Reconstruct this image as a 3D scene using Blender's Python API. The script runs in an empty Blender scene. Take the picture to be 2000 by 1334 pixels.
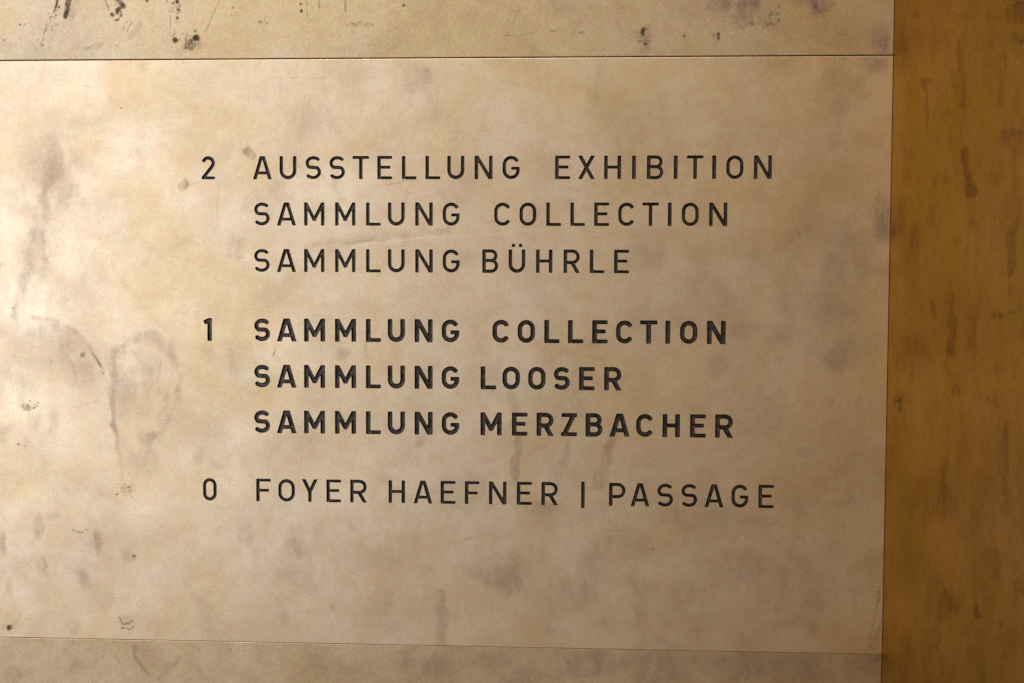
import bpy, math, random
import numpy as np

random.seed(7)
rng = np.random.default_rng(11)
scene = bpy.context.scene

# ------------------------------------------------------------------ camera
ZO = 1.45                                   # camera height above the floor (m)
YAW, PITCH, ROLL = 0.04738842, -0.04301456, -0.00435872
FPX, W, H = 2146.14, 2000.0, 1334.0         # focal length in photograph pixels
CAM = np.array([0.0, -1.17426, ZO])


def rot_cam():
    ca, sa, cb, sb, cc, sc = (math.cos(YAW), math.sin(YAW), math.cos(PITCH),
                              math.sin(PITCH), math.cos(ROLL), math.sin(ROLL))
    rz = np.array([[ca, -sa, 0], [sa, ca, 0], [0, 0, 1]])
    rx = np.array([[1, 0, 0], [0, cb, -sb], [0, sb, cb]])
    ry = np.array([[cc, 0, sc], [0, 1, 0], [-sc, 0, cc]])
    return rz @ rx @ ry


R = rot_cam()
from mathutils import Matrix, Vector
cam = bpy.data.cameras.new('camera')
cam.sensor_fit = 'HORIZONTAL'
cam.sensor_width = 36.0
cam.lens = 36.0 * FPX / W
cam.clip_start, cam.clip_end = 0.01, 100
camo = bpy.data.objects.new('camera', cam)
scene.collection.objects.link(camo)
right, fwd, up = R[:, 0], R[:, 1], R[:, 2]
M = Matrix(((right[0], up[0], -fwd[0], CAM[0]), (right[1], up[1], -fwd[1], CAM[1]),
            (right[2], up[2], -fwd[2], CAM[2]), (0, 0, 0, 1)))
camo.matrix_world = M
scene.camera = camo

# ------------------------------------------------------------------ light
world = bpy.data.worlds.new('World')
scene.world = world
world.use_nodes = True
bg = world.node_tree.nodes['Background']
bg.inputs[0].default_value = (0.30, 0.248, 0.190, 1)
bg.inputs[1].default_value = 1.06


def area(name, loc, target, size, size_y, power, col):
    l = bpy.data.lights.new(name, 'AREA')
    l.shape = 'RECTANGLE'
    l.size, l.size_y, l.energy, l.color = size, size_y, power, col
    o = bpy.data.objects.new(name, l)
    o.location = loc
    d = Vector(target) - Vector(loc)
    o.rotation_euler = d.to_track_quat('-Z', 'Y').to_euler()
    scene.collection.objects.link(o)
    return o


area('window_light', (-2.0, -2.3, ZO + 0.16), (-0.5, 0, ZO), 2.3, 2.3, 34, (0.925, 0.985, 1.10))
area('ceiling_light', (-0.5, -1.25, ZO + 1.9), (-0.3, 0, ZO), 1.4, 0.7, 26, (1.0, 0.90, 0.74))

scene.view_settings.view_transform = 'Standard'
scene.view_settings.look = 'None'
scene.view_settings.exposure = 0.0
scene.view_settings.gamma = 1.0
scene.cycles.max_bounces = 8
scene.cycles.use_denoising = False
scene.cycles.sample_clamp_indirect = 3.0

# ------------------------------------------------------------------ geometry constants (m)
PANEL_L = -1.30
EDGE = 0.3409                    # right edge of the three front panels
SIDE_X = 0.3411                  # face of the side wall panel
TOP_J, BOT_J = ZO + 0.2506, ZO - 0.3823   # joint centre heights


def ray(px, py):
    return R @ np.array([(px - W / 2) / FPX, 1.0, -(py - H / 2) / FPX])


def on_front(px, py):
    d = ray(px, py)
    t = -CAM[1] / d[1]
    p = CAM + t * d
    return p[0], p[2]


def on_side(px, py):
    d = ray(px, py)
    t = (SIDE_X - CAM[0]) / d[0]
    p = CAM + t * d
    return p[1], p[2]


# ------------------------------------------------------------------ numpy noise
LAT = rng.random((256, 256))


def vnoise(x, y):
    xi, yi = np.floor(x).astype(int), np.floor(y).astype(int)
    fx, fy = x - xi, y - yi
    fx, fy = fx * fx * (3 - 2 * fx), fy * fy * (3 - 2 * fy)
    a = LAT[xi % 256, yi % 256]
    b = LAT[(xi + 1) % 256, yi % 256]
    c = LAT[xi % 256, (yi + 1) % 256]
    d = LAT[(xi + 1) % 256, (yi + 1) % 256]
    return (a * (1 - fx) + b * fx) * (1 - fy) + (c * (1 - fx) + d * fx) * fy


def fbm(x, y, o=4):
    s, a, n = 0, 0.5, 0
    for k in range(o):
        s = s + a * vnoise(x * 2 ** k + 17.3 * k, y * 2 ** k + 5.1 * k)
        n += a
        a *= 0.5
    return s / n


# ------------------------------------------------------------------ stains: wear marks with their own place and shape, plus painted reflection falloff
# channels: 0 haze (finger grease, dull, lower panel's painted falloff), 1 grime (dark brown deposit), 2 violet tarnish, 3 bare / pale rub, painted edge highlight
def S(ch, pts, w, s, soft=0.5, rough=0.35):
    return (ch, pts, w, s, soft, rough)


def B(ch, x, y, rx, ry, s, ang=0, soft=0.8, rough=0.4):
    return (ch, (x, y, rx, ry, ang), None, s, soft, rough)


MAIN_ST = [
    S(0, [(108, 285), (106, 340), (80, 420), (64, 475), (48, 545), (34, 615)], 30, .40, .9),
    B(0, 104, 335, 36, 32, .30), B(0, 135, 385, 28, 30, .25), B(0, 160, 312, 32, 24, .2),
    S(0, [(82, 455), (86, 500), (92, 520)], 12, .25),
    B(0, 358, 363, 10, 12, .75, .4, .4), B(0, 487, 300, 17, 10, .75, .7, .4),
    B(0, 460, 482, 20, 25, .42), B(0, 280, 132, 12, 12, .35), B(0, 270, 300, 20, 16, .2),
    S(0, [(428, 352), (426, 400), (420, 450)], 6, .2), B(0, 520, 372, 40, 16, .2, -.4),
    S(0, [(62, 618), (105, 625), (145, 645), (178, 682), (200, 722)], 10, .42, .9),
    S(0, [(80, 640), (150, 675)], 46, .25, .9), B(1, 163, 693, 6, 6, .35),
    S(1, [(181, 690), (190, 704), (197, 716)], 2.2, .75, .4), B(1, 202, 729, 2, 2, .6),
    B(0, 158, 728, 22, 28, .35), S(0, [(128, 688), (142, 712), (146, 745)], 7, .3),
    S(0, [(226, 688), (222, 760), (221, 800), (226, 840)], 17, .46, .9),
    S(0, [(226, 830), (232, 885), (240, 932)], 14, .48, .9), B(0, 245, 955, 18, 15, .42),
    B(0, 216, 972, 22, 8, .35, .4), B(1, 228, 966, 2.2, 1.8, .9, 0, .4),
    S(0, [(228, 690), (256, 664), (300, 656), (332, 686)], 28, .36, .9),
    B(0, 300, 660, 40, 18, .3), B(0, 240, 780, 24, 40, .2),
    S(0, [(338, 690), (354, 735), (347, 785), (320, 838), (288, 868)], 14, .36, .9),
    S(0, [(316, 700), (309, 745), (312, 775)], 6, .26), S(0, [(323, 778), (352, 762)], 9, .35),
    B(0, 290, 858, 20, 16, .42), B(0, 285, 900, 34, 30, .22), B(0, 265, 690, 10, 6, .35, .6),
    B(0, 320, 800, 20, 40, .25),
    B(1, 55, 795, 10, 6, .35), B(0, 64, 820, 14, 26, .45), B(0, 105, 828, 12, 34, .28),
    B(0, 70, 890, 50, 44, .2), B(1, 36, 868, 2, 2, .8, 0, .4), B(1, 49, 872, 1.6, 1.6, .7, 0, .4),
    B(0, 8, 850, 14, 20, .3), B(0, 30, 740, 40, 40, .2), B(0, 390, 890, 14, 18, .25), B(0, 420, 905, 12, 14, .25),
    B(0, 405, 690, 16, 22, .25), B(0, 455, 720, 22, 24, .22), B(0, 450, 690, 14, 14, .2),
    B(0, 75, 1030, 11, 26, .48, 0, .5), B(0, 83, 1106, 12, 22, .45, 0, .6), B(0, 193, 1058, 10, 24, .6, -.15, .5),
    B(0, 165, 1128, 15, 24, .36, -.4), B(0, 19, 1146, 8, 18, .42), B(0, 5, 1066, 8, 28, .5),
    B(0, 248, 1088, 18, 13, .32), B(1, 261, 1086, 4, 2.2, .7, .4, .4),
    S(1, [(142, 1035), (150, 1039), (160, 1040), (170, 1035)], 2.2, .6, .4, .6), B(0, 105, 1008, 14, 10, .35),
    B(1, 18, 1226, 6, 5, .7, .5, .6, .8), B(0, 17, 1222, 16, 12, .35),
    B(0, 245, 1212, 15, 12, .5, .5, .5), S(1, [(234, 1206), (240, 1219), (250, 1218), (260, 1212)], 2, .55, .4),
    S(1, [(238, 1226), (246, 1227), (254, 1229), (262, 1224)], 2.5, .9, .4, .6), B(0, 145, 1226, 14, 16, .3),
    B(0, 235, 1165, 30, 6, .15), B(0, 475, 1040, 12, 22, .4, .5), B(0, 490, 1050, 9, 18, .35, .5),
    B(0, 578, 1070, 26, 18, .42, .8), B(0, 583, 1085, 8, 10, .3),
    B(0, 820, 150, 44, 34, .36), B(0, 690, 150, 50, 20, .15),
    B(0, 610, 235, 70, 40, .18), B(0, 655, 345, 18, 20, .4), B(0, 590, 330, 30, 16, .22),
    S(3, [(690, 480), (760, 472), (830, 464), (930, 458), (1060, 450)], 6, .34, .8, .6),
    S(0, [(600, 480), (680, 470), (760, 460), (880, 452)], 16, .3, .9),
    S(1, [(668, 478), (700, 471), (736, 468)], 1.6, .25), S(1, [(752, 484), (800, 478)], 1.6, .25),
    S(0, [(930, 433), (975, 434)], 3, .3),
    S(0, [(1010, 855), (1011, 890), (1009, 935)], 21, .48, .4), S(0, [(1112, 845), (1108, 895)], 20, .40, .4),
    B(0, 1098, 905, 13, 10, .42), B(0, 1092, 930, 20, 20, .2),
    S(0, [(1196, 850), (1184, 900), (1168, 950)], 25, .45, .4), B(0, 1205, 850, 16, 10, .3),
    S(0, [(1000, 770), (1008, 800), (1000, 830)], 14, .25), B(0, 1165, 700, 18, 12, .3), B(0, 1110, 690, 20, 14, .25),
    B(0, 820, 862, 10, 16, .3), B(0, 540, 700, 14, 6, .25, .9), S(1, [(538, 682), (533, 695)], 2, .55, .4, .7),
    B(0, 668, 690, 18, 11, .42, -.4), S(0, [(714, 668), (716, 700)], 10, .3), B(0, 650, 668, 24, 20, .15),
    S(1, [(1546, 410), (1552, 442), (1564, 461)], 2.4, .42, .5), S(1, [(1560, 450), (1574, 466)], 1.6, .3),
    B(2, 1722, 425, 22, 48, .55, 0, .8), B(0, 1725, 450, 18, 26, .5), B(1, 1713, 430, 2, 3, .6),
    B(0, 1660, 500, 46, 70, .32), B(0, 1620, 540, 22, 60, .2), B(0, 1640, 600, 50, 40, .24), B(0, 1650, 690, 40, 40, .32),
    B(0, 1580, 400, 30, 40, .2), B(2, 1715, 125, 28, 16, .5), B(0, 1640, 210, 24, 30, .3), B(0, 1625, 280, 14, 20, .3),
    B(0, 1100, 396, 22, 10, .3), B(0, 1270, 240, 30, 22, .15), B(0, 1290, 370, 30, 18, .25), B(0, 1370, 390, 14, 30, .2),
    B(0, 1375, 500, 24, 24, .22), B(0, 1480, 520, 34, 40, .2), B(0, 1520, 660, 24, 30, .32), B(0, 1395, 715, 24, 26, .34),
    B(0, 1540, 600, 20, 14, .2), B(0, 1450, 650, 40, 20, .2), B(2, 1620, 700, 30, 24, .3), B(0, 1575, 880, 16, 18, .38),
    S(0, [(1652, 915), (1658, 945), (1662, 975)], 9, .42), B(1, 1661, 972, 2.5, 6, .35),
    B(0, 1545, 980, 30, 24, .3), B(0, 1620, 1060, 24, 20, .25), B(0, 1590, 1170, 30, 30, .3),
    B(0, 1518, 1190, 8, 12, .42), B(0, 1590, 1228, 18, 20, .38), B(0, 1665, 1150, 24, 24, .2),
    B(0, 1250, 1145, 30, 20, .4, .6), B(0, 1252, 1195, 14, 36, .42), B(0, 1120, 1150, 40, 26, .34),
    B(0, 1145, 1090, 30, 36, .3), B(0, 990, 1120, 44, 40, .34), B(0, 1000, 1140, 30, 20, .3),
    B(0, 930, 1120, 40, 14, .25, .4), S(0, [(905, 1052), (930, 1050)], 6, .4), B(0, 1075, 1230, 14, 16, .38),
    B(0, 1180, 1220, 30, 20, .2), B(0, 1370, 1230, 26, 8, .35, -.2), B(0, 1300, 1010, 50, 14, .28),
    B(0, 1400, 1010, 50, 20, .22), B(0, 1440, 1100, 60, 40, .2), B(0, 1340, 1160, 40, 30, .2), B(0, 1600, 1100, 40, 30, .2),
    S(0, [(862, 1165), (864, 1210), (862, 1262)], 30, .36, .35), B(0, 870, 1200, 26, 26, .2),
    B(0, 655, 1188, 12, 12, .36), B(0, 780, 1225, 20, 20, .25), B(0, 555, 1205, 12, 18, .25), B(0, 750, 935, 14, 16, .2),
    B(0, 690, 1030, 10, 12, .25), B(0, 925, 940, 30, 20, .25), B(0, 770, 960, 10, 10, .2), B(0, 1060, 990, 30, 14, .3),
    S(1, [(1718, 1146), (1714, 1178), (1708, 1205), (1703, 1232), (1699, 1262)], 3.2, .62, .6, .55),
    S(1, [(1721, 1212), (1713, 1238), (1707, 1256), (1705, 1270)], 3.2, .62, .6, .55),
    S(1, [(1692, 1272), (1700, 1262), (1710, 1274)], 3.2, .62, .6, .55), B(1, 1717, 1172, 3, 5, .6),
    B(1, 237, 212, 1.6, 1.4, .9, 0, .4), S(0, [(210, 185), (235, 210)], 3, .35), S(1, [(338, 157), (352, 158)], 1.4, .4),
    S(1, [(165, 167), (176, 172)], 1.4, .35), S(0, [(520, 152), (640, 152)], 3, .2), B(1, 903, 125, 5, 1.4, .5, 0, .4),
    B(1, 833, 138, 6, 3, .35), B(1, 1266, 364, 2, 1.6, .7, 0, .4), B(1, 1275, 1072, 1.8, 1.6, .8, 0, .4),
    B(1, 1017, 1134, 1.8, 1.6, .8, 0, .4), B(1, 346, 463, 1.4, 1.6, .7, 0, .4), B(1, 184, 487, 1.4, 1.4, .6, 0, .4),
    B(1, 25, 602, 1.5, 1.5, .6, 0, .4), S(1, [(2, 520), (5, 512)], 1.5, .6),
    B(3, 60, 570, 60, 60, .35, 0, 1), B(3, 1585, 500, 26, 34, .35, 0, 1), B(3, 1660, 780, 30, 50, .4, 0, 1),
    B(3, 1420, 480, 40, 24, .3, .3, 1), B(3, 1540, 1240, 30, 20, .4, 0, 1), B(3, 640, 240, 40, 60, .25, .3, 1),
    B(3, 540, 690, 60, 60, .15, 0, 1), B(3, 1310, 720, 50, 40, .2, 0, 1), B(3, 1190, 1010, 40, 70, .3, .2, 1),
    B(3, 900, 1220, 90, 24, .25, 0, 1), B(3, 40, 790, 70, 60, .3, 0, 1), B(3, 730, 560, 60, 30, .2, 0, 1),
]
TOP_ST = [
    S(1, [(114, -6), (111, 8), (106, 21)], 6, .85, .4), S(1, [(137, -8), (132, 12), (127, 32)], 11, .85, .45),
    S(0, [(150, -5), (140, 25)], 20, .4), B(1, 115, 14, 2.6, 2.6, .9, 0, .4), S(1, [(126, 34), (125, 52)], 1.6, .45),
    S(1, [(97, 33), (94, 46), (88, 60)], 4, .6, .6, .9), B(1, 82, 85, 4, 6, .65, 0, .6, .9), S(1, [(86, 62), (84, 78)], 1.6, .4),
    B(1, 39, 48, 2, 1.6, .9, 0, .4), B(1, 48, 47, 1.3, 1.1, .8, 0, .4), B(1, 57, 44, 1.3, 1.1, .8, 0, .4),
    S(1, [(222, -4), (233, 2), (242, 13)], 8, .9, .4), S(1, [(228, 21), (236, 13)], 6, .85, .4),
    B(1, 219, 29, 5, 4, .85, .5, .4), B(1, 227, 39, 2.6, 2.6, .8, 0, .4), B(1, 232, 37, 2, 4, .7, .4, .4),
    B(1, 237, 29, 3, 5, .7, 0, .5), B(1, 228, 26, 3, 2, .6), S(1, [(205, -4), (209, 9), (213, 18)], 2, .6),
    S(1, [(247, 64), (258, 42)], 2.2, .55), S(1, [(240, 58), (250, 40)], 1.8, .4), S(0, [(255, 70), (275, 48)], 14, .3),
    B(1, 347, 3, 5, 5, .8, 0, .5), B(1, 348, 18, 4, 4, .85, 0, .4), B(1, 347, 34, 3.4, 3.4, .9, 0, .4),
    B(0, 347, 41, 5, 7, .6), S(1, [(325, -4), (330, 20), (333, 40), (333, 66)], 1.8, .45, .5, .8),
    B(1, 342, 78, 5.5, 5.5, .85, 0, .4), B(1, 383, 73, 7.5, 7.5, .9, .3, .45), B(1, 380, 60, 4.5, 4, .5),
    B(0, 378, 85, 20, 14, .7), B(1, 376, 82, 10, 8, .3, 0, .8, .9), B(1, 368, 97, 7, 6, .45, 0, .6, .9),
    S(1, [(430, 0), (412, 36), (402, 62)], 1.8, .5), B(1, 455, 15, 1.8, 2.2, .8, 0, .4), B(1, 452, 30, 1.6, 2, .6, 0, .4),
    B(1, 287, 1, 4, 3, .7, 0, .4), S(1, [(168, 96), (180, 88)], 1.6, .35), S(1, [(228, 88), (236, 98)], 1.8, .4),
    S(0, [(165, 95), (200, 85)], 10, .3), B(1, 8, 78, 3, 3, .35),
    B(1, 588, 7, 2.8, 2.8, .9, 0, .4), B(1, 589, 21, 2.8, 4, .95, 0, .4), S(1, [(598, -4), (601, 12), (600, 30), (604, 38)], 2.6, .6, .5, .8),
    S(1, [(623, -4), (624, 15), (627, 30)], 2.4, .55, .5, .8), S(1, [(675, -4), (675, 22)], 2.2, .55), S(0, [(606, 38), (622, 38)], 6, .3),
    B(1, 788, 11, 3, 3, .9, 0, .4), B(0, 705, 47, 26, 6, .5), B(1, 682, 92, 4, 2, .3), B(1, 511, 44, 5, 4, .35, 0, .6, .9),
    S(1, [(980, 70), (1000, 68), (1022, 68)], 1.8, .6), S(1, [(985, 62), (1005, 66), (1040, 65)], 1.3, .35), S(1, [(1000, 46), (1030, 50)], 1.3, .3),
    S(1, [(1076, 59), (1090, 61)], 2.2, .8), B(1, 1136, 67, 3, 4, .6, 0, .5, .8), S(0, [(1140, 30), (1120, 70), (1100, 85)], 16, .3),
    B(0, 1092, 10, 40, 20, .45), B(0, 1330, 20, 60, 26, .25), B(0, 925, 40, 40, 30, .2),
    B(1, 1255, 62, 5, 9, .9, .2, .5), B(0, 1258, 70, 16, 22, .6), B(1, 1256, 85, 6, 6, .5, 0, .7, .9), B(1, 1266, 54, 4, 9, .4, 0, .7, .9),
    B(0, 1258, 96, 24, 10, .3), B(1, 1337, 71, 2.6, 2.6, .95, 0, .4), B(1, 1404, 69, 4, 9, .85, .1, .5, .9), B(1, 1397, 72, 4, 6, .4, 0, .6, .9),
    B(2, 1450, 8, 60, 36, .75), B(0, 1470, 36, 46, 18, .5), B(1, 1474, 48, 14, 6, .45, 0, .7, .9), B(1, 1505, 46, 6, 4, .75, 0, .5, .8),
    B(1, 1514, 29, 7, 7, .75, .4, .5, .8), B(1, 1520, 42, 3, 3, .6), B(1, 1521, 12, 4, 6, .5), B(2, 1402, 5, 30, 18, .5),
    B(2, 1602, 4, 28, 24, 1.0, 0, .6), B(1, 1600, 14, 18, 12, .35), B(2, 1560, 4, 20, 10, .4), B(2, 1722, 85, 18, 26, .6), B(0, 1715, 70, 20, 30, .35),
    B(0, 1640, 60, 60, 40, .25), B(1, 1611, 31, 2, 2, .6),
]
BOT_ST_FALLOFF = [  # smudges, plus right-half haze that paints in the darker reflection towards the corner
    B(0, 145, 1308, 20, 22, .45), B(0, 28, 1322, 22, 18, .45), S(0, [(262, 1262), (262, 1280), (278, 1304), (290, 1316)], 11, .5),
    S(0, [(310, 1326), (330, 1302), (348, 1286)], 9, .45), S(0, [(206, 1254), (201, 1284)], 4, .45), S(0, [(225, 1280), (236, 1298)], 4, .35),
    S(0, [(143, 1252), (142, 1258)], 3, .6), B(1, 82, 1250, 2, 2, .6), S(1, [(370, 1260), (388, 1270)], 1.8, .3), S(1, [(442, 1262), (452, 1272)], 1.8, .3),
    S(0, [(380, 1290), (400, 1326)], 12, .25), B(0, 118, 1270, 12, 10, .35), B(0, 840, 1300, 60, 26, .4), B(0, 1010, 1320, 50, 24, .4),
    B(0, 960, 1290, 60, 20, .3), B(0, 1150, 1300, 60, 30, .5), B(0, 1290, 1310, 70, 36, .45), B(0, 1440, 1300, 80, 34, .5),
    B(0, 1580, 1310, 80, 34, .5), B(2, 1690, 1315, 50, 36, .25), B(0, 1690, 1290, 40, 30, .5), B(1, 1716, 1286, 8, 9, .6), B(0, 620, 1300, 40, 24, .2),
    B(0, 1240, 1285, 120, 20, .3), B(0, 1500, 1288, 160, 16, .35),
]
SIDE_ST = [
    S(0, [(1872, 84), (1876, 125), (1882, 158), (1881, 205)], 14, .62, .5), S(0, [(1960, 112), (1958, 205)], 16, .6, .5),
    B(0, 1808, 162, 14, 14, .62, 0, .5), S(0, [(1812, 175), (1810, 255)], 9, .42), S(0, [(1885, 294), (1891, 338), (1894, 378)], 22, .85, .35),
    B(0, 1972, 266, 24, 22, .6, 0, .6), B(1, 1980, 260, 8, 8, .35), B(0, 1789, 28, 10, 7, .55), B(0, 1886, 30, 16, 10, .4), B(0, 1935, 32, 16, 8, .4),
    B(2, 1990, 24, 26, 26, .7), B(1, 1990, 6, 8, 5, .65), B(1, 1996, 82, 5, 5, .65), B(0, 1985, 72, 20, 14, .45), B(0, 1945, 345, 12, 20, .4),
    B(0, 1895, 435, 14, 16, .45), S(0, [(1990, 430), (1976, 460), (1975, 530)], 20, .55, .5), B(0, 1868, 468, 12, 12, .4), B(0, 1912, 492, 10, 12, .4),
    S(0, [(1858, 575), (1860, 620), (1858, 690)], 24, .66, .5), S(0, [(1824, 590), (1826, 622)], 14, .5), S(0, [(1905, 600), (1898, 640), (1900, 680)], 20, .45),
    B(0, 1948, 615, 14, 9, .85, 0, .5), S(0, [(1965, 612), (1995, 605)], 10, .5), B(0, 1998, 648, 10, 12, .6), B(0, 1866, 762, 12, 13, .7, 0, .5),
    B(0, 1950, 722, 9, 12, .5), S(0, [(1984, 705), (1981, 740)], 9, .5), B(1, 1753, 788, 8, 9, .9, .5, .5, .8), B(1, 1757, 800, 5, 7, .5), B(0, 1758, 780, 20, 14, .4),
    S(0, [(1968, 832), (1962, 900), (1966, 1000)], 18, .5), B(0, 1930, 785, 30, 14, .4, .4), B(0, 1780, 660, 24, 20, .3), B(2, 1790, 680, 30, 24, .35),
    B(0, 1846, 985, 34, 36, .5), B(2, 1830, 950, 40, 40, .35), S(0, [(1828, 1112), (1842, 1150), (1862, 1190)], 15, .5), B(2, 1855, 1180, 24, 30, .35),
    S(0, [(1828, 1228), (1834, 1246), (1828, 1262)], 10, .8, .4), S(0, [(1905, 1180), (1909, 1205)], 11, .8, .4), B(0, 1955, 1218, 8, 8, .7),
    B(0, 1940, 1085, 20, 20, .45), B(0, 1946, 1120, 12, 20, .4), B(0, 1850, 350, 14, 8, .35), B(0, 1762, 90, 16, 16, .35), B(0, 1770, 300, 16, 20, .3),
    B(0, 1975, 1250, 40, 20, .3), B(0, 1990, 1150, 14, 20, .4), B(0, 1790, 970, 20, 30, .3), B(3, 1780, 1310, 40, 20, .4, 0, 1), B(3, 1850, 40, 60, 40, .3, 0, 1),
    B(3, 1830, 120, 60, 60, .3, 0, 1), B(3, 1990, 330, 20, 30, .3, 0, 1),
]


def seg_dist(x, y, pts):
    d = np.full(x.shape, 1e9)
    for (ax, ay), (bx, by) in zip(pts[:-1], pts[1:]):
        ux, uy = bx - ax, by - ay
        l2 = ux * ux + uy * uy + 1e-12
        t = np.clip(((x - ax) * ux + (y - ay) * uy) / l2, 0, 1)
        d = np.minimum(d, np.hypot(x - ax - t * ux, y - ay - t * uy))
    return d


def C(x, y, rx, ry, n, r, s=.8):
    """a scatter of small dark specks"""
    out = []
    for _ in range(n):
        a, q = random.uniform(0, 6.283), math.sqrt(random.random())
        rr = r * random.uniform(.6, 1.5)
        out.append(B(1, x + rx * q * math.cos(a), y + ry * q * math.sin(a), rr, rr * random.uniform(.6, 1.3),
                     s * random.uniform(.5, 1), random.uniform(0, 3), .5, .5))
    return out


TOP_ST += (C(108, 40, 10, 26, 26, 1.2) + C(100, 34, 10, 10, 8, 1.3) + C(345, 14, 9, 18, 26, 1.6) + C(365, 78, 22, 14, 34, 1.6)
           + C(370, 95, 12, 10, 20, 1.5) + C(230, 24, 12, 16, 14, 2.0) + C(340, 66, 10, 8, 10, 1.3) + C(705, 47, 30, 5, 16, 1.3)
           + C(1476, 50, 30, 8, 26, 1.8) + C(1510, 38, 12, 14, 16, 2.2) + C(1256, 72, 12, 20, 30, 1.7) + C(1400, 70, 8, 10, 14, 1.6)
           + C(82, 90, 18, 14, 18, 1.1, .5) + C(20, 85, 26, 24, 20, 1.1, .4) + C(514, 44, 10, 4, 8, 1.3) + C(1136, 66, 5, 6, 8, 1.4)
           + C(1440, 30, 50, 26, 30, 1.3, .4) + C(1600, 24, 22, 16, 16, 1.5, .5))
MAIN_ST += (C(60, 792, 22, 10, 22, 1.2) + C(20, 780, 30, 30, 14, 1.0, .6) + C(165, 694, 8, 6, 8, 1.3) + C(200, 720, 8, 10, 6, 1.0)
            + C(17, 1226, 10, 7, 8, 1.8) + C(250, 745, 26, 16, 12, 1.0, .6) + C(238, 955, 16, 12, 18, 1.1, .6) + C(60, 690, 80, 60, 22, .9, .4)
            + C(150, 500, 150, 200, 40, .9, .4) + C(255, 960, 10, 10, 8, 1.2, .6) + C(1714, 1180, 6, 40, 10, 1.6, .5) + C(95, 505, 10, 16, 12, 1.2, .4))

# broad handling marks and faint hairlines
MAIN_ST += [B(0, 105, 360, 62, 84, .36, .2, 1), B(0, 75, 500, 40, 90, .28, .2, 1), B(0, 280, 760, 80, 110, .24, 0, 1), B(0, 130, 690, 80, 50, .26, .5, 1),
            B(0, 1640, 480, 70, 150, .30, 0, 1), B(0, 1580, 620, 60, 90, .28, 0, 1), B(0, 1300, 640, 70, 50, .22, 0, 1), B(0, 1480, 820, 60, 60, .2, 0, 1),
            B(0, 1000, 1120, 90, 60, .26, 0, 1), B(0, 1500, 1130, 120, 60, .22, 0, 1), B(0, 760, 1190, 70, 40, .2, 0, 1), B(0, 1240, 1060, 60, 30, .24, .2, 1),
            B(0, 1450, 260, 60, 60, .2, 0, 1), B(0, 1640, 240, 60, 100, .24, .2, 1), B(0, 560, 400, 70, 40, .18, 0, 1), B(0, 880, 380, 60, 24, .2, .3, 1),
            B(3, 700, 330, 50, 30, .3, 0, 1), B(3, 1000, 560, 70, 30, .3, .3, 1), B(3, 1330, 850, 60, 40, .35, 0, 1), B(3, 1110, 1040, 50, 40, .35, 0, 1),
            B(3, 1480, 1060, 50, 30, .3, 0, 1), B(3, 640, 1100, 70, 40, .25, 0, 1), B(3, 350, 620, 60, 50, .25, 0, 1), B(3, 1480, 420, 40, 60, .3, .3, 1)]
for _ in range(46):
    hx, hy, ha, hl = random.uniform(20, 1700), random.uniform(140, 1240), random.uniform(-.5, .9), random.uniform(12, 55)
    MAIN_ST.append(S(random.choice((0, 0, 3, 1)), [(hx, hy), (hx + hl * .5 * math.cos(ha), hy + hl * .5 * math.sin(ha) + random.uniform(-2, 2)),
                                                (hx + hl * math.cos(ha), hy + hl * math.sin(ha))], 2.2, random.uniform(.18, .4), .6, .3))
MAIN_ST = [(c, g, w, min(1, q * (1.2 if c == 0 and (g[0] if w is None else g[0][0]) > 600 else 1)), so, r) for c, g, w, q, so, r in MAIN_ST]
SIDE_ST = [(c, g, w, min(.95, q * 1.1), so, r) for c, g, w, q, so, r in SIDE_ST]
for _ in range(34):
    hx, hy = random.uniform(1745, 1998), random.uniform(10, 1320)
    SIDE_ST.append(B(0, hx, hy, random.uniform(5, 13), random.uniform(10, 42), random.uniform(.25, .6), 0, .9))
SIDE_ST += C(1990, 20, 14, 16, 10, 2.4, .6) + C(1754, 792, 12, 16, 10, 2.2, .6) + C(1985, 78, 18, 10, 10, 2.0, .5)


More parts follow.
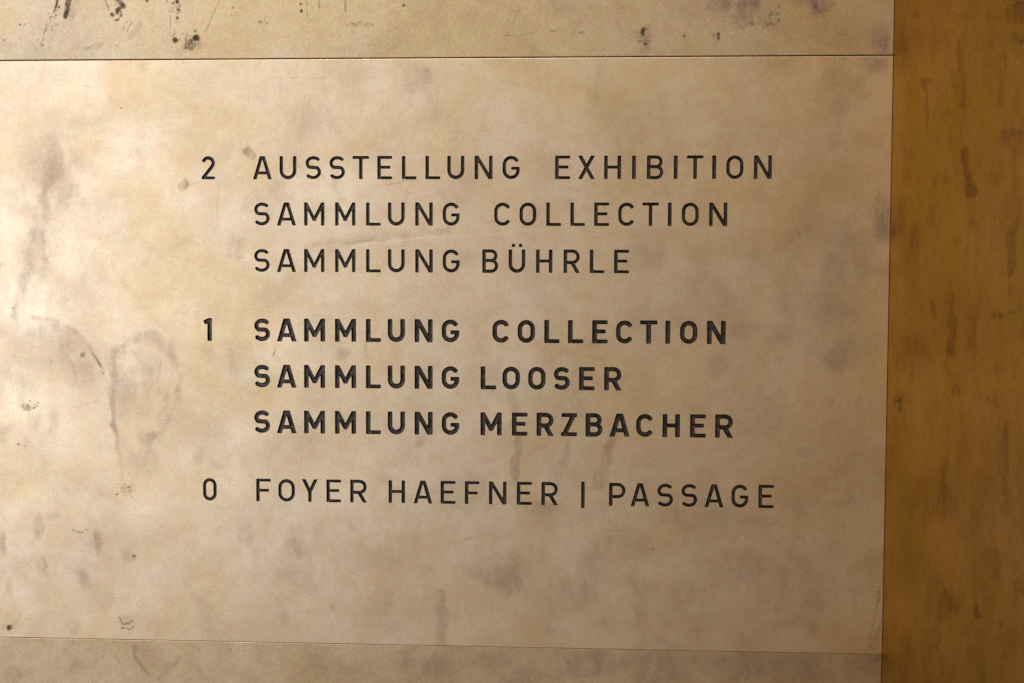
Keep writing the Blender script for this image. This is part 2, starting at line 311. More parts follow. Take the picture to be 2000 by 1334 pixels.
class Stainer:
    """Evaluates a list of stains over surface coordinates (u, v in metres)."""

    def __init__(self, stains, mapper):
        self.items = []
        for k, (ch, g, w, s, soft, rough) in enumerate(stains):
            if w is None:
                x, y, rx, ry, ang = g
                c = mapper(x, y)
                ex, ey = mapper(x + 4, y), mapper(x, y + 4)
                J = np.array([[ex[0] - c[0], ey[0] - c[0]], [ex[1] - c[1], ey[1] - c[1]]]) / 4
                self.items.append(('b', ch, c, np.linalg.inv(J), rx, ry, ang, s, soft, rough, k))
            else:
                c = mapper(*g[len(g) // 2])
                ex, ey = mapper(g[len(g) // 2][0] + 4, g[len(g) // 2][1]), mapper(g[len(g) // 2][0], g[len(g) // 2][1] + 4)
                J = np.array([[ex[0] - c[0], ey[0] - c[0]], [ex[1] - c[1], ey[1] - c[1]]]) / 4
                Ji = np.linalg.inv(J)
                pts = [tuple(Ji @ (np.array(mapper(*p)) - c)) for p in g]
                self.items.append(('s', ch, c, Ji, pts, w / 2, 0, s, soft, rough, k))

    def __call__(self, u, v):
        out = np.zeros((u.size, 4))
        px = 0.00055
        wx = (fbm(u / px / 22 + 3, v / px / 22 + 9, 4) - .5)
        wy = (fbm(u / px / 22 + 53, v / px / 22 + 31, 4) - .5)
        grain = fbm(u / px / 5, v / px / 5, 3)
        for it in self.items:
            kind, ch, c, Ji = it[:4]
            s, soft, rough, k = it[7:]
            if kind == 'b':
                rx, ry, ang = it[4:7]
                rad = max(rx, ry) * 1.9 + 3
            else:
                pts, hw = it[4], it[5]
                rad = max(math.hypot(*p) for p in pts) + hw * 2.2 + 3
            lx = Ji[0, 0] * (u - c[0]) + Ji[0, 1] * (v - c[1])
            ly = Ji[1, 0] * (u - c[0]) + Ji[1, 1] * (v - c[1])
            m = np.where((np.abs(lx) < rad) & (np.abs(ly) < rad))[0]
            if m.size == 0:
                continue
            lx, ly = lx[m], ly[m]
            if kind == 'b':
                amp = 1.6 * rough * min(rx, ry)
                lx = lx + wx[m] * amp * 1.6
                ly = ly + wy[m] * amp * 1.6
                ca, sa = math.cos(ang), math.sin(ang)
                d = np.hypot((lx * ca + ly * sa) / rx, (-lx * sa + ly * ca) / ry)
            else:
                amp = (5.0 * rough * hw + 1.5) if ch != 1 else (1.6 * rough * hw + 1.2)
                qx, qy = lx + wx[m] * amp, ly + wy[m] * amp
                vary = fbm((lx + 91 * k) / 26, (ly + 37 * k) / 26, 3)
                d = seg_dist(qx, qy, pts) / (hw * (.45 + 1.15 * vary))
                # one flank of a wiped streak is crisper than the other
                side_ = seg_dist(qx + hw * .35, qy, pts) / hw
                if ch != 1:
                    d = np.maximum(d, side_ * .8)
            e0, e1 = 1 - soft * .9, 1 + soft * .5
            t = np.clip((e1 - d) / (e1 - e0), 0, 1)
            t = t * t * (3 - 2 * t)
            if ch == 1:
                t = t * np.clip(1.25 - rough * 1.6 * (1 - grain[m]) * 1.2 + (grain[m] - .5) * rough * 2, 0, 1)
            else:
                brk = fbm((u[m] / px + 13 * k) / 14, (v[m] / px + 29 * k) / 34, 4)
                t = t * np.clip(.25 + 1.9 * (brk - .22), .12, 1.15) * np.clip(.55 + .9 * grain[m], 0, 1.2)
            a = t * s
            out[m, ch] = out[m, ch] + a * (1 - out[m, ch])
        return out


# ------------------------------------------------------------------ materials
def nn(nt, t, **kw):
    n = nt.nodes.new(t)
    for k, v in kw.items():
        setattr(n, k, v)
    return n


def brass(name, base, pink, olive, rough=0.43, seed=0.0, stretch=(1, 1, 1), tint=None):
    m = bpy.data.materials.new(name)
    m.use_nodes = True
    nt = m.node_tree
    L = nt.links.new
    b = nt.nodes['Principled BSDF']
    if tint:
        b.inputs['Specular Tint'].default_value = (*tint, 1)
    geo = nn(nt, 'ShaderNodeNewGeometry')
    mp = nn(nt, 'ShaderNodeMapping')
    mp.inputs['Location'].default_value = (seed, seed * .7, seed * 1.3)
    mp.inputs['Scale'].default_value = stretch
    L(geo.outputs['Position'], mp.inputs['Vector'])

    def noise(scale, det, rgh=0.55, dist=0.0):
        n = nn(nt, 'ShaderNodeTexNoise')
        n.inputs['Scale'].default_value = scale
        n.inputs['Detail'].default_value = det
        n.inputs['Roughness'].default_value = rgh
        n.inputs['Distortion'].default_value = dist
        L(mp.outputs[0], n.inputs['Vector'])
        return n

    def rng_(src, a, b_, c, d):
        r = nn(nt, 'ShaderNodeMapRange')
        for i, v in zip((1, 2, 3, 4), (a, b_, c, d)):
            r.inputs[i].default_value = v
        L(src, r.inputs[0])
        return r.outputs[0]

    def mix(fac, a, bcol, mode='MIX'):
        x = nn(nt, 'ShaderNodeMix', data_type='RGBA', blend_type=mode)
        for inp, val in ((x.inputs[0], fac), (x.inputs[6], a), (x.inputs[7], bcol)):
            if isinstance(val, (tuple, list)):
                inp.default_value = (*val, 1)
            elif isinstance(val, (int, float)):
                inp.default_value = val
            else:
                L(val, inp)
        return x.outputs[2]

    cloud = noise(9, 4, .55, .4)
    blot = noise(26, 5, .6, .3)
    mott = noise(75, 4, .6)
    mot2 = noise(190, 3, .6)
    grain = noise(620, 3, .7)
    gold = noise(6.5, 5, .6, .8)
    col = mix(rng_(cloud.outputs[0], .38, .66, 0, .65), base, pink)
    col = mix(rng_(gold.outputs[0], .42, .62, 0, .95), col, olive)
    col = mix(rng_(blot.outputs[0], .46, .70, 0, .55), col, tuple(c * k for c, k in zip(olive, (.93, .90, .86))))
    col = mix(rng_(blot.outputs[0], .44, .26, 0, .45), col, tuple(c * k for c, k in zip(base, (1.03, 1.02, 1.05))))
    smud = noise(15, 6, .62, .6)
    col = mix(rng_(smud.outputs[0], .50, .74, 0, .58), col, tuple(c * k for c, k in zip(pink, (.70, .655, .60))))
    col = mix(rng_(smud.outputs[0], .44, .28, 0, .35), col, tuple(c * 1.08 for c in base))
    # faint pink / green mottling of the patina
    col = mix(rng_(mott.outputs[0], .50, .70, 0, .50), col, tuple(c * k for c, k in zip(pink, (1.0, .88, .88))))
    col = mix(rng_(mott.outputs[0], .50, .30, 0, .42), col, tuple(c * k for c, k in zip(base, (.90, 1.0, .88))))
    col = mix(rng_(mot2.outputs[0], .52, .72, 0, .38), col, tuple(c * k for c, k in zip(pink, (1.02, .84, .82))))
    col = mix(rng_(mot2.outputs[0], .48, .28, 0, .36), col, tuple(c * k for c, k in zip(base, (.86, 1.0, .86))))
    att = nn(nt, 'ShaderNodeAttribute', attribute_name='wear_and_light')
    sep = nn(nt, 'ShaderNodeSeparateColor')
    L(att.outputs['Color'], sep.inputs[0])
    haze, grime, violet = sep.outputs[0], sep.outputs[1], sep.outputs[2]
    pale = att.outputs['Alpha']
    col = mix(pale, col, tuple(min(1, c * 1.16 + .02) for c in base))
    col = mix(haze, col, tuple(c * k for c, k in zip(pink, (.62, .565, .53))))
    col = mix(violet, col, (pink[0] * .56, pink[1] * .48, pink[2] * .58))
    gr = rng_(grain.outputs[0], .3, .7, .86, 1.14)
    gv = nn(nt, 'ShaderNodeCombineColor')
    for i in range(3):
        L(gr, gv.inputs[i])
    col = mix(1.0, col, gv.outputs[0], 'MULTIPLY')
    col = mix(grime, col, (.085, .055, .033))
    L(col, b.inputs['Base Color'])
    mt = nn(nt, 'ShaderNodeMath', operation='MULTIPLY_ADD')
    L(grime, mt.inputs[0])
    mt.inputs[1].default_value = -.04
    mt.inputs[2].default_value = 1.0
    L(mt.outputs[0], b.inputs['Metallic'])
    r0 = rng_(cloud.outputs[0], .3, .7, rough - .03, rough + .04)
    ra = nn(nt, 'ShaderNodeMath', operation='MULTIPLY_ADD')
    L(haze, ra.inputs[0])
    ra.inputs[1].default_value = .08
    L(r0, ra.inputs[2])
    rb = nn(nt, 'ShaderNodeMath', operation='MULTIPLY_ADD')
    L(grime, rb.inputs[0])
    rb.inputs[1].default_value = .3
    L(ra.outputs[0], rb.inputs[2])
    rc = nn(nt, 'ShaderNodeMath', operation='MULTIPLY_ADD')
    L(pale, rc.inputs[0])
    rc.inputs[1].default_value = -.10
    L(rb.outputs[0], rc.inputs[2])
    L(rc.outputs[0], b.inputs['Roughness'])
    # slight waviness of the sheet and a fine blasted grain
    bump = nn(nt, 'ShaderNodeBump')
    bump.inputs['Strength'].default_value = .12
    bump.inputs['Distance'].default_value = .0006
    L(grain.outputs[0], bump.inputs['Height'])
    bump2 = nn(nt, 'ShaderNodeBump')
    bump2.inputs['Strength'].default_value = .07
    bump2.inputs['Distance'].default_value = .0016
    L(blot.outputs[0], bump2.inputs['Height'])
    L(bump.outputs[0], bump2.inputs['Normal'])
    wave = noise(6, 1, .4)
    bump3 = nn(nt, 'ShaderNodeBump')
    bump3.inputs['Strength'].default_value = .5
    bump3.inputs['Distance'].default_value = .0035
    L(wave.outputs[0], bump3.inputs['Height'])
    L(bump2.outputs[0], bump3.inputs['Normal'])
    L(bump3.outputs[0], b.inputs['Normal'])
    return m


BRASS_MAIN = brass('brushed_brass', (.80, .67, .505), (.70, .565, .43), (.70, .54, .325), .48, 0.0)
BRASS_TOP = brass('yellow_brass', (.645, .53, .375), (.565, .45, .335), (.60, .46, .265), .50, 3.1)
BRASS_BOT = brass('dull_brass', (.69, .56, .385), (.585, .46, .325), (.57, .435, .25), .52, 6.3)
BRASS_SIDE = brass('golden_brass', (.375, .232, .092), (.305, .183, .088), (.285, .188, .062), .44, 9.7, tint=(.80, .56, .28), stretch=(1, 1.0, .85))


def dark_mat():
    m = bpy.data.materials.new('blackened_groove')
    m.use_nodes = True
    nt = m.node_tree
    b = nt.nodes['Principled BSDF']
    n = nn(nt, 'ShaderNodeTexNoise')
    n.inputs['Scale'].default_value = 220
    n.inputs['Detail'].default_value = 4
    geo = nn(nt, 'ShaderNodeNewGeometry')
    nt.links.new(geo.outputs['Position'], n.inputs['Vector'])
    cr = nn(nt, 'ShaderNodeValToRGB')
    cr.color_ramp.elements[0].position = .3
    cr.color_ramp.elements[0].color = (.028, .023, .020, 1)
    cr.color_ramp.elements[1].position = .72
    cr.color_ramp.elements[1].color = (.095, .078, .066, 1)
    nt.links.new(n.outputs[0], cr.inputs[0])
    nt.links.new(cr.outputs[0], b.inputs['Base Color'])
    b.inputs['Metallic'].default_value = .8
    b.inputs['Roughness'].default_value = .40
    return m


def backing_mat():
    m = bpy.data.materials.new('dark_backing')
    m.use_nodes = True
    nt = m.node_tree
    b = nt.nodes['Principled BSDF']
    n = nn(nt, 'ShaderNodeTexNoise')
    n.inputs['Scale'].default_value = 60
    cr = nn(nt, 'ShaderNodeValToRGB')
    cr.color_ramp.elements[0].color = (.010, .008, .006, 1)
    cr.color_ramp.elements[1].color = (.022, .018, .013, 1)
    nt.links.new(n.outputs[0], cr.inputs[0])
    nt.links.new(cr.outputs[0], b.inputs['Base Color'])
    b.inputs['Roughness'].default_value = .8
    return m


GROOVE = dark_mat()
BACK = backing_mat()


# ------------------------------------------------------------------ mesh helpers
def make_mesh(name, verts, quads, tris, mat, smooth=False, wear_and_light=None):
    me = bpy.data.meshes.new(name)
    verts = np.asarray(verts, dtype=np.float32)
    quads = np.asarray(quads, dtype=np.int32).reshape(-1, 4)
    tris = np.asarray(tris, dtype=np.int32).reshape(-1, 3)
    me.vertices.add(len(verts))
    me.vertices.foreach_set('co', verts.ravel())
    nl = quads.size + tris.size
    me.loops.add(nl)
    me.loops.foreach_set('vertex_index', np.concatenate([quads.ravel(), tris.ravel()]).astype(np.int32))
    me.polygons.add(len(quads) + len(tris))
    ls = np.concatenate([np.arange(len(quads)) * 4, quads.size + np.arange(len(tris)) * 3]).astype(np.int32)
    me.polygons.foreach_set('loop_start', ls)
    me.polygons.foreach_set('use_smooth', np.full(len(ls), smooth))
    if wear_and_light is not None:
        a = me.attributes.new('wear_and_light', 'FLOAT_COLOR', 'POINT')
        a.data.foreach_set('color', np.asarray(wear_and_light, dtype=np.float32).ravel())
    me.update(calc_edges=True)
    me.validate()
    me.materials.append(mat)
    return me


def link(name, me, parent=None):
    o = bpy.data.objects.new(name, me)
    scene.collection.objects.link(o)
    if parent is not None:
        o.parent = parent
    return o


def tag(o, label=None, cat=None, group=None, kind=None):
    for k, v in (('label', label), ('category', cat), ('group', group), ('kind', kind)):
        if v:
            o[k] = v


def axis_lines(lo, hi, vis_lo, vis_hi, step):
    """grid lines: fine inside the visible stretch, coarse outside it"""
    n = max(2, int(round((vis_hi - vis_lo) / step)))
    a = list(np.linspace(vis_lo, vis_hi, n + 1))
    k = step
    x = vis_lo
    pre = []
    while x - k * 2 > lo:
        k *= 2
        x -= k
        pre.append(x)
    if vis_lo - lo > 1e-6:
        pre.append(lo)
    k, x = step, vis_hi
    post = []
    while x + k * 2 < hi:
        k *= 2
        x += k
        post.append(x)
    if hi - vis_hi > 1e-6:
        post.append(hi)
    return np.array(sorted(set(pre)) + a + post)


def panel_mesh(name, us, vs, place, mat, stainer, skip=None, extra=None, thick=.005, bev=.0007, edge_fn=None):
    """A sheet: gridded face with rounded-over edge and returns. place(u, v, d) -> xyz, d = depth behind the face."""
    nu, nv = len(us), len(vs)
    U, V = np.meshgrid(us, vs, indexing='ij')
    u, v = U.ravel().copy(), V.ravel().copy()
    idx = np.arange(nu * nv).reshape(nu, nv)
    q = np.stack([idx[:-1, :-1], idx[1:, :-1], idx[1:, 1:], idx[:-1, 1:]], -1)
    if skip is not None:
        q = q[~skip]
    q = q.reshape(-1, 4)
    wear_and_light = stainer(u, v)
    d = np.zeros(u.size)
    loop = np.concatenate([idx[:, 0], idx[-1, 1:], idx[::-1, -1][1:], idx[0, ::-1][1:-1]])
    if edge_fn is not None:
        edge_fn(u, v, idx)
    ou = np.where(u[loop] <= us[0] + 1e-9, -1, np.where(u[loop] >= us[-1] - 1e-9, 1, 0)) * 1.0
    ov = np.where(np.isclose(v[loop], v[idx[:, 0]].min(), atol=.0012) & np.isin(loop, idx[:, 0]), -1,
                  np.where(np.isin(loop, idx[:, -1]), 1, 0)) * 1.0
    n0 = u.size
    allu, allv, alld, allw = [u], [v], [d], [wear_and_light]
    quads = [q]
    prev = loop
    k = len(loop)
    for off, dep in ((bev * .45, bev * .14), (bev * .86, bev * .5), (bev, bev), (bev, thick)):
        allu.append(u[loop] + ou * off)
        allv.append(v[loop] + ov * off)
        alld.append(np.full(k, dep))
        w = wear_and_light[loop].copy()
        if dep < thick:      # bevel highlight painted in as a patchy pale edge
            w[:, 3] = np.maximum(w[:, 3], np.clip(1.5 * fbm(u[loop] * 55 + 7, v[loop] * 55, 3) - .1, 0, 1))
            w[:, :3] *= .5
        allw.append(w)
        cur = n0 + np.arange(k)
        n0 += k
        quads.append(np.stack([prev, cur, np.roll(cur, -1), np.roll(prev, -1)], -1))
        prev = cur
    tris = []
    if extra is not None:
        eu, ev, eq, et = extra
        allu.append(eu)
        allv.append(ev)
        alld.append(np.zeros(eu.size))
        allw.append(stainer(eu, ev))
        quads.append(eq + n0)
        tris = et + n0
    u, v, d = np.concatenate(allu), np.concatenate(allv), np.concatenate(alld)
    xyz = place(u, v, d)
    return make_mesh(name, xyz, np.concatenate(quads), tris, mat, False, np.concatenate(allw))


# ------------------------------------------------------------------ lettering: signed distance to the strokes of each capital
def box(x, y, ax, ay, bx, by, t, r=.035):
    l = math.hypot(bx - ax, by - ay) + 1e-9
    ux, uy = (bx - ax) / l, (by - ay) / l
    cx, cy = (ax + bx) / 2, (ay + by) / 2
    p = np.abs((x - cx) * ux + (y - cy) * uy) - l / 2 + r
    q = np.abs(-(x - cx) * uy + (y - cy) * ux) - t / 2 + r
    return np.hypot(np.maximum(p, 0), np.maximum(q, 0)) + np.minimum(np.maximum(p, q), 0) - r


def poly(x, y, pts, t, closed=False, r=.03):
    d = np.full(x.shape, 9.0)
    n = len(pts)
    rngk = range(n if closed else n - 1)
    for i in rngk:
        a, b = pts[i], pts[(i + 1) % n]
        end = (not closed) and (i == 0 or i == n - 2)
        d = np.minimum(d, box(x, y, *a, *b, t, r if end else .0))
    for i in range(0 if closed else 1, n if closed else n - 1):
        d = np.minimum(d, np.hypot(x - pts[i][0], y - pts[i][1]) - t / 2)
    return d


def arc(cx, cy, rx, ry, a0, a1, n=10):
    return [(cx + rx * math.cos(math.radians(a0 + (a1 - a0) * i / n)),
             cy + ry * math.sin(math.radians(a0 + (a1 - a0) * i / n))) for i in range(n + 1)]


def glyph(ch, x, y, w, t):
    h = t * .84                      # horizontals a little thinner
    s = t / 2
    hh = h / 2
    mn = np.minimum
    rr = w / 2 - s
    if ch == '|':
        return box(x, y, w / 2, -.115, w / 2, 1.05, w)
    if ch == 'I':
        return box(x, y, w / 2, 0, w / 2, 1, w)
    if ch == 'L':
        return mn(box(x, y, s, 0, s, 1, t), box(x, y, 0, hh, w, hh, h))
    if ch == 'T':
        return mn(box(x, y, w / 2, 0, w / 2, 1, t), box(x, y, 0, 1 - hh, w, 1 - hh, h))
    if ch == 'E':
        d = mn(box(x, y, s, 0, s, 1, t), box(x, y, 0, hh, w, hh, h))
        return mn(mn(d, box(x, y, 0, 1 - hh, w, 1 - hh, h)), box(x, y, 0, .515, w * .88, .515, h))
    if ch == 'F':
        d = mn(box(x, y, s, 0, s, 1, t), box(x, y, 0, 1 - hh, w, 1 - hh, h))
        return mn(d, box(x, y, 0, .49, w * .88, .49, h))
    if ch == 'H':
        d = mn(box(x, y, s, 0, s, 1, t), box(x, y, w - s, 0, w - s, 1, t))
        return mn(d, box(x, y, s, .51, w - s, .51, h))
    if ch in 'O0':
        pts = arc(w / 2, 1 - s - rr, rr, rr, 0, 180) + arc(w / 2, s + rr, rr, rr, 180, 360)
        return poly(x, y, pts, t * .95, True)
    if ch in ('U', 'Ü'):
        pts = [(s, 1)] + arc(w / 2, s + rr, rr, rr, 180, 360) + [(w - s, 1)]
        d = poly(x, y, pts, t)
        if ch == 'Ü':
            for cx in (w * .29, w * .71):
                d = mn(d, box(x, y, cx, 1.10, cx, 1.25, .15, .06))
        return d
    if ch == 'C':
        pts = arc(w / 2, 1 - s - rr, rr * 1.03, rr, 24, 180) + arc(w / 2, s + rr, rr * 1.03, rr, 180, 336)
        return poly(x, y, pts, t * .95)
    if ch == 'G':
        pts = arc(w / 2, 1 - s - rr, rr, rr, 25, 180) + arc(w / 2, s + rr, rr, rr, 180, 360) + [(w - s, .53)]
        return mn(poly(x, y, pts, t * .95), box(x, y, w * .50, .53 - hh, w, .53 - hh, h))
    if ch == 'S':
        r1, r2 = .265 - s / 2, .275 - s / 2
        ax = w / 2 - s
        yt, yb = 1 - s - r1, s + r2
        pts = (arc(w * .505, yt, ax * 1.10, r1, 36, 90, 6) + arc(w * .50, yt, ax * .97, r1, 97, 232, 12)
               + arc(w * .50, yb, ax * 1.0, r2, 52, -90, 12) + arc(w * .50, yb, ax * 1.14, r2, -97, -145, 6))
        return poly(x, y, pts, t * .93)
    if ch == 'A':
        top = w / 2
        k = .035
        d1 = box(x, y, s * .98 - .1 * (top - k - s), -.1, top - k + .1 * (top - k - s), 1.1, t)
        d2 = box(x, y, w - s * .98 + .1 * (top - k - s), -.1, top + k - .1 * (top - k - s), 1.1, t)
        d = mn(np.maximum(mn(d1, d2), np.maximum(-y, y - 1)), box(x, y, w * .22, .275, w * .78, .275, h))
        return d
    if ch == 'M':
        d = mn(box(x, y, s, 0, s, 1, t), box(x, y, w - s, 0, w - s, 1, t))
        vx, vy = w / 2, .22 + t * .25
        e = box(x, y, s * .9 - (vx - s) * .15, 1 - s * .3 + (1 - vy) * .15, vx + (vx - s) * .12, vy - (1 - vy) * .12, t * .96)
        f = box(x, y, w - s * .9 + (vx - s) * .15, 1 - s * .3 + (1 - vy) * .15, vx - (vx - s) * .12, vy - (1 - vy) * .12, t * .96)
        e = np.maximum(e, np.maximum(x - w / 2 - .09, -x))
        f = np.maximum(f, np.maximum(w / 2 - .09 - x, x - w))
        lo = .20
        return mn(d, np.maximum(mn(e, f), np.maximum(y - 1, lo - y)))
    if ch == 'N':
        d = mn(box(x, y, s, 0, s, 1, t), box(x, y, w - s, 0, w - s, 1, t))
        ux, uy = w - 2.1 * s, -1.0
        e = box(x, y, s * 1.05 - .3 * ux, 1 - .3 * uy, w - s * 1.05 + .3 * ux, 0 + .3 * uy, t * .98)
        e = np.maximum(e, np.maximum(np.maximum(-y, y - 1), np.maximum(-x, x - w)))
        return mn(d, e)
    if ch == 'X':
        k = s * 1.12
        e = box(x, y, k - .1 * (w - 2 * k), -.1, w - k + .1 * (w - 2 * k), 1.1, t)
        f = box(x, y, w - k + .1 * (w - 2 * k), -.1, k - .1 * (w - 2 * k), 1.1, t)
        return np.maximum(mn(e, f), np.maximum(-y, y - 1))
    if ch == 'Y':
        k = s * 1.1
        e = box(x, y, k - .2 * (w / 2 - k), 1.1, w / 2, .44, t)
        f = box(x, y, w - k + .2 * (w / 2 - k), 1.1, w / 2, .44, t)
        d = mn(np.maximum(mn(e, f), y - 1), box(x, y, w / 2, 0, w / 2, .47, t))
        return mn(d, np.hypot(x - w / 2, y - .44) - s)
    if ch == 'Z':
        e = box(x, y, s * 1.1, 0, w - s * 1.1, 1, t)
        e = np.maximum(e, np.maximum(np.maximum(-y, y - 1), np.maximum(-x, x - w)))
        return mn(e, mn(box(x, y, 0, hh, w, hh, h), box(x, y, w * .04, 1 - hh, w, 1 - hh, h)))
    if ch in 'PR':
        yb = .45 if ch == 'R' else .41
        rb = (1 - hh - yb) / 2
        pts = [(0, 1 - hh)] + arc(w - s - rb, 1 - hh - rb, rb, rb, 90, -90) + [(s, yb)]
        d = mn(box(x, y, s, 0, s, 1, t), poly(x, y, pts, (t + h) / 2))
        if ch == 'R':
            ax, bx = w * .52, w - s * 1.08
            e = box(x, y, ax, .45, bx + .2 * (bx - ax), -.09, t)
            d = mn(d, np.maximum(e, -y))
        return d
    if ch == 'B':
        ym = .525
        r1, r2 = (1 - hh - ym) / 2, (ym - hh) / 2
        p1 = [(0, 1 - hh)] + arc(w * .955 - s - r1, 1 - hh - r1, r1, r1, 90, -90) + [(s, ym)]
        p2 = [(s, ym)] + arc(w - s - r2, hh + r2, r2, r2, 90, -90) + [(0, hh)]
        d = mn(poly(x, y, p1, (t + h) / 2), poly(x, y, p2, (t + h) / 2))
        return mn(d, box(x, y, s, 0, s, 1, t))
    if ch == '1':
        return mn(box(x, y, w - s, 0, w - s, 1, t),
                  np.maximum(box(x, y, s * .45, .80, w - s * .2, 1.0 - s * .35, t * .95), y - 1))
    if ch == '2':
        r1 = w / 2 - s
        yt = 1 - s - r1
        pts = arc(w / 2, yt, r1, r1, 168, -38, 12) + [(s * .95, h * .55)]
        e = np.maximum(poly(x, y, pts, t), -y)
        return mn(e, box(x, y, 0, hh, w, hh, h))
    raise KeyError(ch)


REG, BOLD = .152, .205
SAMM = [('S', 496, 527), ('A', 541, 578), ('M', 594, 633.7), ('M', 654.5, 694.3), ('L', 715, 743.7), ('U', 757.7, 790.5),
        ('N', 811, 845.3), ('G', 864.5, 898)]
SAMB = [('S', 496, 528), ('A', 541, 579), ('M', 593.9, 635), ('M', 654.2, 695.5), ('L', 714.7, 744), ('U', 757.3, 791),
        ('N', 809.8, 845), ('G', 862.5, 897.3)]
ROWS = [   # baseline height relative to the camera, reference pixel row, weight, letters (glyph, left, right)
    (.12226, 328, REG, [('2', 393.6, 420), ('A', 494.3, 530.7), ('U', 546, 579), ('S', 596.3, 627.3), ('S', 643, 674), ('T', 688.5, 721),
                        ('E', 737, 766), ('L', 785, 813.5), ('L', 831, 860), ('U', 873.6, 907), ('N', 927, 962), ('G', 981.5, 1015.3),
                        ('E', 1084.2, 1113.8), ('X', 1129, 1162), ('H', 1180, 1213), ('I', 1234.5, 1242), ('B', 1263.5, 1296), ('I', 1316, 1323.6),
                        ('T', 1341.5, 1373.8), ('I', 1391, 1398.6), ('O', 1418.3, 1452.2), ('N', 1472.5, 1507.5)]),
    (.07277, 418, REG, SAMM + [('C', 965.5, 998), ('O', 1014.5, 1047.6), ('L', 1067, 1096), ('L', 1114, 1142.6), ('E', 1160.5, 1189.8),
                               ('C', 1207.7, 1240.2), ('T', 1254.5, 1286.8), ('I', 1304.4, 1311.8), ('O', 1331.5, 1364.9), ('N', 1385, 1420.4)]),
    (.02280, 510, REG, SAMM + [('B', 942, 973.4), ('Ü', 993.4, 1026), ('H', 1047, 1079), ('R', 1100.8, 1132.6), ('L', 1152, 1180.8), ('E', 1199.4, 1228.8)]),
    (-.05209, 646, BOLD, [('1', 396.7, 414)] + SAMB + [('C', 962, 995.7), ('O', 1010.8, 1045.2), ('L', 1063, 1092.8), ('L', 1109.3, 1139.3), ('E', 1156.6, 1186.9),
                          ('C', 1203.4, 1237.2), ('T', 1250, 1283.8), ('I', 1299.6, 1309), ('O', 1328, 1362.4), ('N', 1380.8, 1417.4)]),
    (-.10223, 736, BOLD, SAMB + [('L', 938.7, 969), ('O', 981, 1015.8), ('O', 1031.4, 1066), ('S', 1081, 1113.4), ('E', 1131, 1161.6), ('R', 1180, 1214)]),
    (-.15184, 826, BOLD, SAMB + [('M', 938.4, 980), ('E', 999.8, 1030.2), ('R', 1048, 1081.5), ('Z', 1095.5, 1127), ('B', 1143.7, 1177.2), ('A', 1191, 1229.6),
                                 ('C', 1242.7, 1276.8), ('H', 1294, 1328), ('E', 1347.8, 1378.7), ('R', 1396.8, 1431.9)]),
    (-.22658, 960, REG, [('0', 396.4, 423.4), ('F', 500.5, 529), ('O', 543.4, 576.2), ('Y', 590, 620.6), ('E', 637.6, 666.2), ('R', 684, 716.6), ('H', 759, 791.2),
                         ('A', 808, 844.2), ('E', 860.5, 889.7), ('F', 908, 936.5), ('N', 955, 989.2), ('E', 1009.5, 1039), ('R', 1057.5, 1089.8), ('|', 1135.2, 1142),
                         ('P', 1189.5, 1222), ('A', 1232, 1268.5), ('S', 1283.4, 1315), ('S', 1330.5, 1362), ('A', 1376.4, 1413), ('G', 1428.6, 1461.8), ('E', 1481.4, 1511.5)]),
]
CAP = .02485
ROW_WORDS = ['top row', 'second row', 'third row', 'bold row beside the 1', 'bold middle row', 'last bold row', 'bottom row']

# ------------------------------------------------------------------ front panels
STEP = .0011
GAPT, GAPB, BEV = .0011, .0004, .0006
vx0, vx1 = -.640, EDGE - BEV
us = axis_lines(PANEL_L, vx1, vx0, vx1, STEP)
z_hi, z_lo = TOP_J - GAPT / 2 - BEV, BOT_J + GAPB / 2 + BEV
vs = np.linspace(z_lo, z_hi, int(round((z_hi - z_lo) / STEP)) + 1)
st_main = Stainer(MAIN_ST, on_front)


def front(u, v, d):
    return np.stack([u, d, v], -1)


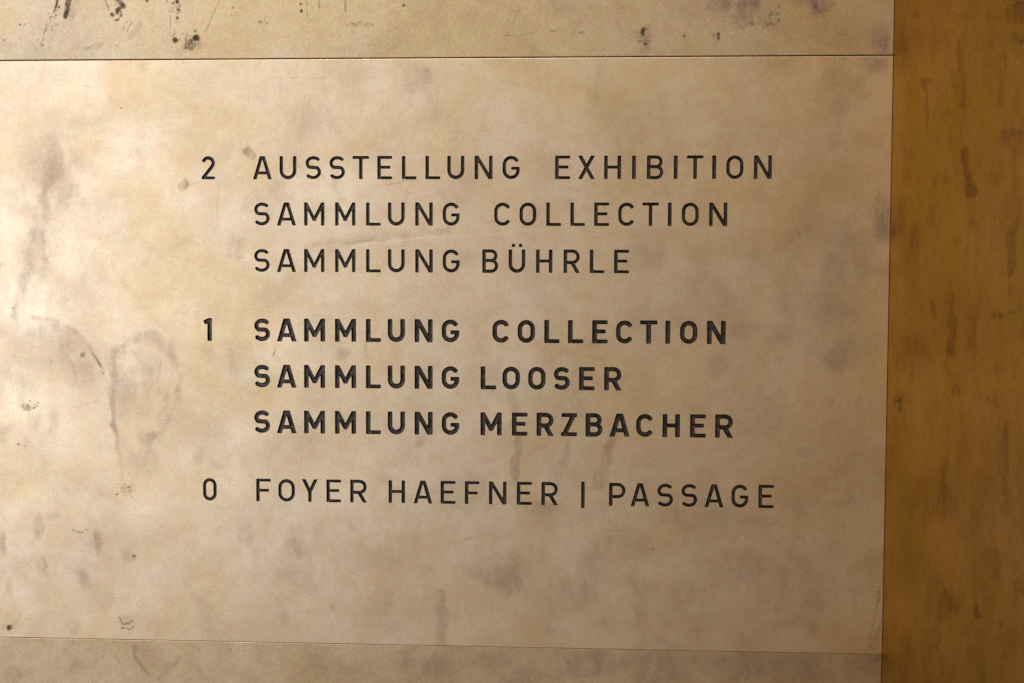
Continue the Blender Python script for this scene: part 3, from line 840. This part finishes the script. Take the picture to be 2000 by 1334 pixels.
# cut each letter: the coarse cells round it are replaced by a finer tile split along the letter's outline
skip = np.zeros((len(us) - 1, len(vs) - 1), bool)
ex_u, ex_v, ex_q, ex_t, ex_n = [], [], [], [], 0
letters = []
DEPTH = {REG: .0026, BOLD: .0029}
for ri, (zb, prow, wt, chars) in enumerate(ROWS):
    for ch, xl, xr in chars:
        prow_c = prow + (xl - 1000) * .0
        x0 = on_front(xl, prow_c)[0]
        x1 = on_front(xr, prow_c)[0]
        z0 = ZO + zb
        w = (x1 - x0) / CAP
        pad = .0016
        zt = z0 + CAP * (1.30 if ch == 'Ü' else 1.07 if ch == '|' else 1.0) + pad
        zlo = z0 - (CAP * .13 if ch == '|' else 0) - pad
        i0, i1 = np.searchsorted(us, x0 - pad) - 1, np.searchsorted(us, x1 + pad)
        j0, j1 = np.searchsorted(vs, zlo) - 1, np.searchsorted(vs, zt)
        skip[i0:i1, j0:j1] = True

        def refine(a):
            return np.sort(np.concatenate([a, (a[1:] + a[:-1]) / 2]))
        fu, fv = refine(us[i0:i1 + 1]), refine(vs[j0:j1 + 1])
        FU, FV = np.meshgrid(fu, fv, indexing='ij')
        sd = glyph(ch, (FU - x0) / CAP, (FV - z0) / CAP, w, wt) * CAP
        sd = np.where(np.abs(sd) < 1e-6, 1e-6, sd)
        nu, nv = sd.shape
        idx = np.arange(nu * nv).reshape(nu, nv)
        ins = sd < 0
        cnt = ins[:-1, :-1].astype(int) + ins[1:, :-1] + ins[1:, 1:] + ins[:-1, 1:]
        Q = np.stack([idx[:-1, :-1], idx[1:, :-1], idx[1:, 1:], idx[:-1, 1:]], -1)
        qo, qi = Q[cnt == 0], Q[cnt == 4]
        pu, pv, ps = list(FU.ravel()), list(FV.ravel()), list(sd.ravel())
        ecache = {}

        def cut(a, b):
            k = (a, b) if a < b else (b, a)
            if k not in ecache:
                t = ps[k[0]] / (ps[k[0]] - ps[k[1]])
                ecache[k] = len(pu)
                pu.append(pu[k[0]] + t * (pu[k[1]] - pu[k[0]]))
                pv.append(pv[k[0]] + t * (pv[k[1]] - pv[k[0]]))
                ps.append(0.0)
            return ecache[k]
        to, ti = [], []
        for c in Q[(cnt > 0) & (cnt < 4)]:
            po, pi = [], []
            for n in range(4):
                a, b = int(c[n]), int(c[(n + 1) % 4])
                (pi if ps[a] < 0 else po).append(a)
                if (ps[a] < 0) != (ps[b] < 0):
                    e = cut(a, b)
                    po.append(e)
                    pi.append(e)
            for lst, tr in ((po, to), (pi, ti)):
                for n in range(1, len(lst) - 1):
                    tr.append((lst[0], lst[n], lst[n + 1]))
        pu, pv, ps = np.array(pu), np.array(pv), np.array(ps)
        to, ti = np.array(to).reshape(-1, 3), np.array(ti).reshape(-1, 3)

        def compact(q, t):
            used = np.unique(np.concatenate([q.ravel(), t.ravel()]))
            mp = np.full(len(pu), -1)
            mp[used] = np.arange(len(used))
            return used, mp[q], mp[t]
        used, q2, t2 = compact(qo, to)
        ex_u.append(pu[used])
        ex_v.append(pv[used])
        ex_q.append(q2 + ex_n)
        ex_t.append(t2 + ex_n)
        ex_n += len(used)
        used, q2, t2 = compact(qi, ti)
        wall = .0011
        dd = np.clip(-ps[used] / wall, 0, 1)
        dep = DEPTH[wt] * (1 - (1 - dd) ** 1.9)
        xyz = np.stack([pu[used] - x0, dep, pv[used] - z0], -1)
        letters.append((ch, ri, (x0, 0, z0), xyz, q2, t2))

main_me = panel_mesh('engraved_panel', us, vs, front, BRASS_MAIN, st_main, skip,
                     (np.concatenate(ex_u), np.concatenate(ex_v), np.concatenate(ex_q), np.concatenate(ex_t)), bev=BEV)
main = link('engraved_panel', main_me)
tag(main, 'pale brass directory panel with seven rows of dark engraved lettering', 'sign panel')
for ch, ri, loc, xyz, q2, t2 in letters:
    kind = 'engraved_digit' if ch in '012' else 'engraved_divider' if ch == '|' else 'engraved_letter'
    o = link(kind, make_mesh(kind, xyz, q2, t2, GROOVE, True), main)
    o.location = loc
    what = ('digit ' + ch) if ch in '012' else 'upright divider bar' if ch == '|' else 'capital ' + ch
    o['label'] = 'dark engraved %s in the %s' % (what, ROW_WORDS[ri])

# panel above the joint
vt_lo = TOP_J + GAPT / 2 + BEV
vt = axis_lines(vt_lo, vt_lo + .75, vt_lo, vt_lo + .078, STEP)
top = link('brass_panel', panel_mesh('upper_panel', us, vt, front, BRASS_TOP, Stainer(TOP_ST, on_front), bev=BEV))
tag(top, 'yellowish brass wall panel above the joint, spotted with dark drips and violet tarnish', 'wall panel')

# panel below the joint
vb_hi = BOT_J - GAPB / 2 - BEV
vb = axis_lines(vb_hi - .75, vb_hi, vb_hi - .056, vb_hi, STEP)


def front_low(u, v, d):          # its face sits a little behind the lettered panel towards the corner
    return np.stack([u, d + .0004 + .0009 * np.clip((u + .35) / .7, 0, 1), v], -1)


bot = link('brass_panel', panel_mesh('lower_panel', us, vb, front_low, BRASS_BOT, Stainer(BOT_ST_FALLOFF, on_front), bev=BEV))
tag(bot, 'dull brownish brass wall panel below the lettered panel, smudged, and painted greyer towards the corner for its darker reflection', 'wall panel')

# side wall of the corner, turned towards the viewer
ys = axis_lines(-.85, .0030, -.42, .0030, .0022)
zs = axis_lines(ZO - 1.1, ZO + .95, ZO - .46, ZO + .34, .0014)


def side(u, v, d):
    return np.stack([SIDE_X + d, u, v], -1)


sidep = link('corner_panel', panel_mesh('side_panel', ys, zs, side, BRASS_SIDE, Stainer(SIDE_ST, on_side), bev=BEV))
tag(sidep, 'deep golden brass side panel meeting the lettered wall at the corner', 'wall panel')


# dark substructure behind the joints
def slab(name, x0, x1, y0, y1, z0, z1):
    v = [(x, y, z) for x in (x0, x1) for y in (y0, y1) for z in (z0, z1)]
    f = [(0, 1, 3, 2), (4, 6, 7, 5), (0, 4, 5, 1), (2, 3, 7, 6), (0, 2, 6, 4), (1, 5, 7, 3)]
    return link(name, make_mesh(name, v, f, [], BACK))


tag(slab('wall', PANEL_L, SIDE_X + .02, .0052, .05, ZO - 1.1, ZO + .95), kind='structure')
tag(slab('side_wall', SIDE_X + .0052, SIDE_X + .05, -.85, .0050, ZO - 1.1, ZO + .95), kind='structure')
